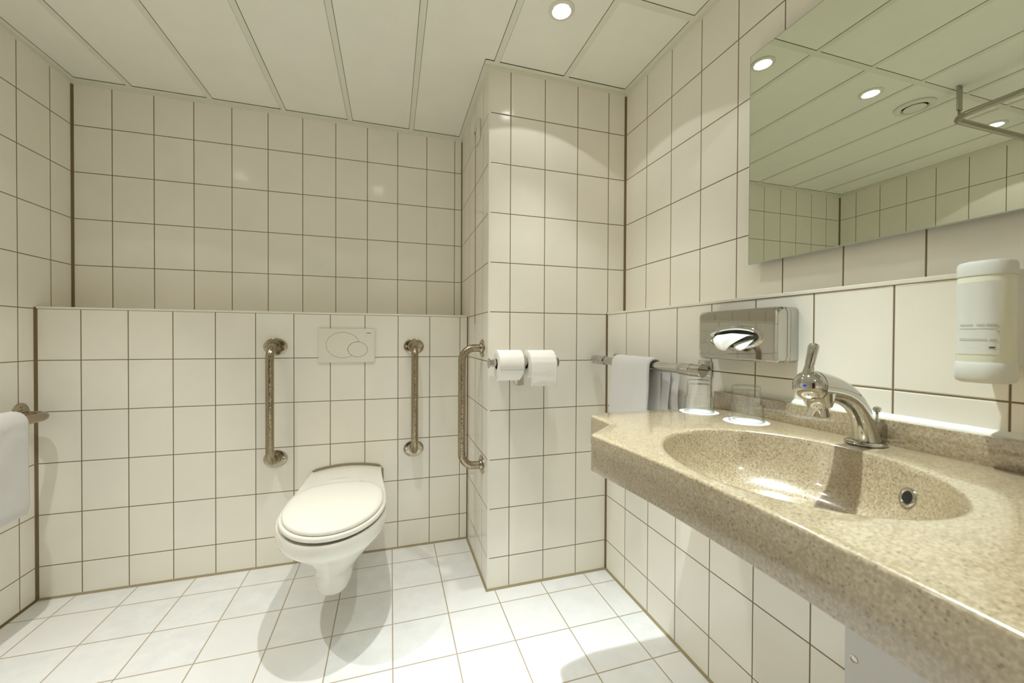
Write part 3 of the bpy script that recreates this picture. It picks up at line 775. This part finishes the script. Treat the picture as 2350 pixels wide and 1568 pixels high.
def patch(a0, a1, z0, z1, r, m, name, ext=.0003, n=10):
    bm = B(); rows = []
    for z in (z0, z1):
        for rr in ((r, r + ext) if z == z0 else (r + ext, r)):
            row = []
            for k in range(n + 1):
                t = radians(a0 + (a1 - a0) * k / n); ex = 2.5
                row.append(Vector((SX + rr * abs(cos(t)) ** (2 / ex) * (1 if cos(t) > 0 else -1), SY + rr * abs(sin(t)) ** (2 / ex) * (1 if sin(t) > 0 else -1), z)))
            rows.append(row)
    loft(bm, rows + [rows[0]], False, False, closed=False); return part(name, bm, m, sd, True, 40)
patch(118, 228, 1.004, 1.112, .0289, m_plast2, 'label')
for (a0, a1, z0, z1, mm) in ((205, 218, 1.0135, 1.0155, m_text), (150, 200, 1.0245, 1.0275, m_print), (206, 222, 1.0245, 1.0270, m_print), (150, 178, 1.0465, 1.0490, m_print), (182, 196, 1.0465, 1.0490, m_print), (200, 224, 1.0465, 1.0490, m_print),
                             (150, 222, 1.0415, 1.0430, m_print), (222, 226, 1.0360, 1.0390, m_print)):
    patch(a0, a1, z0, z1, .0293, mm, 'printed_line', .0002, 5)

# ------------------------------------------------------------------ mirror
MX = .9620
mi = thing('wall_mirror', 'large frameless mirror on the upper right wall', 'mirror', (MX + .001, .885, 1.532), (0, 0, -.0041))
def mbox(x0, x1, y0, y1, z0, z1, bev=0): return box(B(), x0, x1, y0, y1, z0, z1, bev)
L_ = .84
bm = B(); vs = [bm.verts.new(v) for v in ((0, 0, -.295), (0, -L_, -.295), (0, -L_, .295), (0, 0, .295))]; bm.faces.new(vs); bm.free()
obj('glass', mbox(.0002, .0045, -L_ + .0015, -.0015, -.2935, .2935), m_mirror, mi)
obj('polished_edge', (lambda b: (box(b, 0, .0055, -L_, -L_ + .0016, -.295, .295), box(b, 0, .0055, -.0016, 0, -.295, .295), box(b, 0, .0055, -L_, 0, -.295, -.2934), box(b, 0, .0055, -L_, 0, .2934, .295), b)[-1])(B()), m_gedge, mi)
obj('backing', mbox(.0056, .0270, -L_ + .06, -.03, -.262, .262), m_dark, mi)

# ------------------------------------------------------------------ toilet paper holder and rolls
HY, HZ = 1.4790, .9275
th = thing('toilet_roll_holder', 'double chrome toilet roll holder on the front of the column', 'toilet roll holder', (.492, YC, HZ))
bm = B(); tube(bm, [(.352, HY, HZ), (.628, HY, HZ)], .0115, 24); part('spindle', bm, m_chrome, th, True, 50)
for x, s_ in ((.3455, 1), (.6335, -1)):
    bm = B(); lathe(bm, [(.001, 0), (.0185, 0), (.0195, .001), (.0195, .003), (.0150, .0042), (.0145, .0075), (.0145, .0280)], (x, HY, HZ), (s_, 0, 0), 32); part('end_knob', bm, m_chrome, th, True, 35)
bm = B(); lathe(bm, [(.0175, -.0145), (.0185, -.013), (.0185, .013), (.0175, .0145)], (.4885, HY, HZ), (1, 0, 0), 32); part('centre_hub', bm, m_chrome, th, True, 35)
bm = B(); box(bm, .4785, .4985, HY + .008, YC - .003, HZ - .009, HZ + .009, .002); part('arm', bm, m_chrome, th, True, 35)
bm = B(); box(bm, .4718, .5113, YC - .0045, YC - .0003, .8300, .9560, .0015); part('wall_plate', bm, m_chrome2, th, True, 35)
def roll(label, x0, x1, r, seed, flap):
    t = thing('toilet_roll', label, 'toilet roll', ((x0 + x1) / 2, HY, HZ - .0045), group='toilet rolls on the double holder')
    cz_ = HZ - .0045; bm = B(); n = 64
    prof = [(.0205, 0), (r - .0015, 0), (r, .0012), (r, x1 - x0 - .0012), (r - .0015, x1 - x0), (.0205, x1 - x0)]
    rings = [[Vector((x0 + h, HY + rr * cos(2 * pi * k / n), cz_ + rr * sin(2 * pi * k / n))) for k in range(n)] for rr, h in prof]
    vr = [[bm.verts.new(p) for p in q_] for q_ in rings]
    for i in range(len(vr)):
        a, b = vr[i], vr[(i + 1) % len(vr)]
        for k in range(n): bm.faces.new((a[k], a[(k + 1) % n], b[(k + 1) % n], b[k]))
    part('paper', bm, m_paper, t, True, 40)
    bm = B()
    prof = [(.0192, .0005), (.0204, .0005), (.0204, x1 - x0 - .0005), (.0192, x1 - x0 - .0005)]
    rings = [[Vector((x0 + h, HY + rr * cos(2 * pi * k / 40), cz_ + rr * sin(2 * pi * k / 40))) for k in range(40)] for rr, h in prof]
    vr = [[bm.verts.new(p) for p in q_] for q_ in rings]
    for i in range(4):
        for k in range(40): bm.faces.new((vr[i][k], vr[i][(k + 1) % 40], vr[(i + 1) % 4][(k + 1) % 40], vr[(i + 1) % 4][k]))
    part('core', bm, m_core, t, True, 40)
    # loose sheet
    bm = B(); rows = []
    if flap == 'hang':
        path = [(radians(100), r + .0006), (radians(125), r + .0012), (radians(150), r + .0022), (radians(172), r + .0035)]
        pl = [(HY + rr * cos(a), cz_ + rr * sin(a)) for a, rr in path] + [(HY - r - .0045, cz_ - .010), (HY - r - .0050, cz_ - .03), (HY - r - .0040, cz_ - .05), (HY - r - .0045, cz_ - .068), (HY - r - .0030, cz_ - .083)]
    else:
        path = [(radians(a), r + e) for a, e in ((200, .0006), (225, .0008), (245, .0014), (262, .0035))]
        pl = [(HY + rr * cos(a), cz_ + rr * sin(a)) for a, rr in path] + [(HY - .002, cz_ - r - .0075), (HY + .006, cz_ - r - .0105)]
    fine = []
    for i in range(len(pl) - 1):
        for j in range(4): fine.append(Vector(pl[i]).lerp(Vector(pl[i + 1]), j / 4))
    fine.append(Vector(pl[-1]))
    for i, p in enumerate(fine):
        row = []; hang = i / len(fine)
        for k in range(29):
            x = x0 + .001 + (x1 - x0 - .002) * k / 28
            nz_ = noise.noise(Vector((x * 90, i * .55, seed))) * .0026 * hang
            ex = noise.noise(Vector((k * .9, 3.3, seed))) * .0025 if i == len(fine) - 1 else 0
            row.append(bm.verts.new(Vector((x + (.0008 * hang * noise.noise(Vector((i * .8, 1, seed)))), p.x - abs(nz_), p.y + ex))))
        rows.append(row)
    for a, b in zip(rows, rows[1:]):
        for k in range(28): bm.faces.new((a[k], a[k + 1], b[k + 1], b[k]))
    o = part('loose_sheet', bm, m_paper, t, True)
    sm = o.modifiers.new('s', 'SOLIDIFY'); sm.thickness = .0005
    return t
roll('full toilet roll at the left end of the double holder, its sheet tucked under', .3765, .4745, .0545, 2.0, 'flap')
roll('full toilet roll at the right end of the double holder, crumpled sheet hanging down', .5000, .6080, .0540, 6.0, 'hang')

# ------------------------------------------------------------------ emergency pull
em = thing('emergency_pull_switch', 'small white alarm box with a long red pull cord on the column side', 'alarm pull', (XC, 1.74, 1.94))
bm = box(B(), .3450, XC - .0003, 1.700, 1.782, 1.898, 1.984, .003); part('switch_box', bm, m_plate, em, True, 40)
bm = B(); tube(bm, [(.3455, 1.714, 1.945), (.3400, 1.714, 1.936), (.3385, 1.7135, 1.925)], [.0024, .0024, .0016], 12); part('pull_lever', bm, m_plate, em, True)
bm = B(); tube(bm, [(.3387, 1.7135, 1.929), (.3387, 1.7135, 1.921), (.3390, 1.713, 1.912), (.3396, 1.7128, 1.900), (.3400, 1.7125, 1.55), (.3400, 1.7120, 1.088)], [.0016, .0020, .0012, .0010, .0010, .0010], 10)
part('red_cord', bm, m_red, em, True)
bm = B(); ring_pts = [(.3400, 1.712, 1.087), (.3400, 1.6985, 1.066), (.3400, 1.7255, 1.066), (.3400, 1.712, 1.087)]
tube(bm, arc_path([Vector(p) for p in ring_pts], .003, 4), .0015, 8); part('pull_triangle', bm, m_glass, em, True)

# ------------------------------------------------------------------ white access panel below the countertop
ap = thing('access_panel', 'white screwed plastic access panel on the right wall below the countertop', 'access panel', (XR, .42, .42))
bm = box(B(), XR - .0085, XR - .0003, .235, .5795, .06, .62, .003); part('panel', bm, m_panelw, ap, True, 40)
bm = B(); lathe(bm, [(.0072, 0), (.0072, .0010), (.0055, .0012), (.0050, -.0002), (.0002, -.0002)], (XR - .0086, .5615, .371), (-1, 0, 0), 20); part('screw', bm, m_chrome2, ap, True, 30)

# ------------------------------------------------------------------ ceiling fittings
def downlight(label, x, y):
    t = thing('downlight', label, 'ceiling light', (x, y, ZC), group='round ceiling downlights')
    bm = B(); n = 48
    prof = [(.0435, .0018), (.0435, -.0012), (.0420, -.0030), (.0330, -.0046), (.0312, -.0042), (.0300, -.0010), (.0295, .0008)]
    lathe(bm, prof, (0, 0, 0), (0, 0, 1), n, cap=False); obj('trim_ring', bm, m_plate, t, True, 50)
    bm = B(); lathe(bm, [(.0300, .0012), (.0262, .0010)], (0, 0, 0), (0, 0, 1), n, cap=False); obj('gap', bm, m_dark, t)
    bm = B(); lathe(bm, [(.0275, .0012), (.0272, -.0020), (.0262, -.0030), (.015, -.0040), (.0005, -.0044)], (0, 0, 0), (0, 0, 1), n, cap=False); obj('lamp_lens', bm, m_lamp, t, True, 60)
    return t
LIGHTS = [(.530, 1.2255), (-.095, 1.2330), (-.990, 1.2280), (.500, .630), (.300, -.620)]  # last entry: unseen lamp behind the camera, added to raise the ambient light
names = ['recessed white downlight nearest the column', 'recessed downlight between the first downlight and the round air valve, seen in the mirror', 'recessed downlight at the far left, behind the shower rail in the mirror',
         'recessed downlight above the washbasin', 'unseen downlight near the door, added as fill light']
for (x, y), nm in zip(LIGHTS, names): downlight(nm, x, y)
va = thing('air_valve', 'round white exhaust air valve in the ceiling between two downlights', 'air vent', (-.408, 1.243, ZC))
bm = B(); lathe(bm, [(.073, .001), (.073, -.004), (.070, -.0062), (.058, -.0085), (.050, -.0085), (.046, -.002), (.045, .001)], (0, 0, 0), (0, 0, 1), 56, cap=False); obj('outer_ring', bm, m_plate, va, True, 50)
bm = B(); lathe(bm, [(.045, .0012), (.0005, .0012)], (0, 0, 0), (0, 0, 1), 40, cap=False); obj('throat', bm, m_dark, va)
bm = B(); lathe(bm, [(.030, .001), (.037, -.004), (.0405, -.0075), (.0400, -.0095), (.033, -.0118), (.0005, -.0122)], (0, 0, 0), (0, 0, 1), 48, cap=False); obj('centre_disc', bm, m_plate, va, True, 50)
# shower curtain rail hung from the ceiling
sr = thing('shower_curtain_rail', 'L-shaped grey shower curtain rail hung from the ceiling, seen in the mirror', 'curtain rail', (-.405, 1.09, ZC))
RZs = 1.988
bm = B(); tube(bm, arc_path([(XL + .001, 1.108, RZs), (-.398, 1.108, RZs), (-.382, YN + .001, RZs)], .055, 12), .0125, 24); part('rail', bm, m_alu, sr, True, 60)
bm = B(); box(bm, -.4200, -.3920, 1.084, 1.092, RZs + .028, ZC - .0002, .001); part('hanger', bm, m_alu, sr, True, 40)
bm = B(); tube(bm, [(-.4060, 1.0885, RZs + .030), (-.4060, 1.0885, RZs + .006)], .005, 12); part('hanger_pin', bm, m_alu, sr, True)

# ------------------------------------------------------------------ lamps
def spot(x, y, power, size, blend, z=ZC - .006, col=(.985, 1.0, .955), rad=.014):
    l = bpy.data.lights.new('downlight_beam', 'SPOT'); l.energy = power; l.spot_size = radians(size); l.spot_blend = blend
    l.shadow_soft_size = rad; l.color = col
    o = bpy.data.objects.new('downlight_beam', l); C.objects.link(o); o.location = (x, y, z); return o
PW_ = [.42, .86, 1.2, .58, 2.8]  # last factor drives the added fill lamp
WARM, COOL = (1.0, .995, .955), (.86, .985, 1.0)
for k_, ((x, y), k) in enumerate(zip(LIGHTS, PW_)):
    c_ = COOL if k_ == 3 else WARM
    spot(x, y, (2.4, 2.2, 2.4, 2.4, 4.5)[k_], 112, .03, col=c_)
    spot(x, y, 40 * k, 80, 1.0, col=c_) if k_ != 3 else spot(x - .03, y - .03, 112, 58, 1.0, col=c_)
w = bpy.data.worlds.new('room dark'); scene.world = w; w.use_nodes = True
w.node_tree.nodes['Background'].inputs[0].default_value = (1, .97, .9, 1); w.node_tree.nodes['Background'].inputs[1].default_value = 0.0

# ------------------------------------------------------------------ camera
cam = bpy.data.cameras.new('camera'); co = bpy.data.objects.new('camera', cam); C.objects.link(co); scene.camera = co
F, YAW, PITCH, ROLL = 907.09471, .29759, -.00947, .00466
cam.sensor_fit = 'HORIZONTAL'; cam.sensor_width = 36.0; cam.lens = F / 2350 * 36.0; cam.clip_start = .01; cam.clip_end = 50
fwd = Vector((sin(YAW), cos(YAW), 0)); right = Vector((cos(YAW), -sin(YAW), 0)); up = Vector((0, 0, 1))
fwd, up = cos(PITCH) * fwd + sin(PITCH) * up, cos(PITCH) * up - sin(PITCH) * fwd
right, up = cos(ROLL) * right + sin(ROLL) * up, cos(ROLL) * up - sin(ROLL) * right
R_ = Matrix((right, up, -fwd)).transposed().to_4x4(); R_.translation = Vector((-.01368, 0, 1.02535)); co.matrix_world = R_
cam.dof.use_dof = True; cam.dof.focus_distance = 1.75; cam.dof.aperture_fstop = 5.6

vs_ = scene.view_settings; vs_.view_transform = 'Standard'; vs_.look = 'None'; vs_.gamma = 1; vs_.use_curve_mapping = False; vs_.exposure = 0.76
cy_ = scene.cycles
cy_.max_bounces = 10; cy_.diffuse_bounces = 6; cy_.glossy_bounces = 5; cy_.transmission_bounces = 4; cy_.transparent_max_bounces = 24
cy_.use_adaptive_sampling = True; cy_.adaptive_threshold = 0.06; cy_.adaptive_min_samples = 16
cy_.caustics_reflective = False; cy_.caustics_refractive = False; cy_.sample_clamp_indirect = 6.0
try: cy_.use_denoising = True; cy_.denoiser = 'OPENIMAGEDENOISE'
except Exception: pass
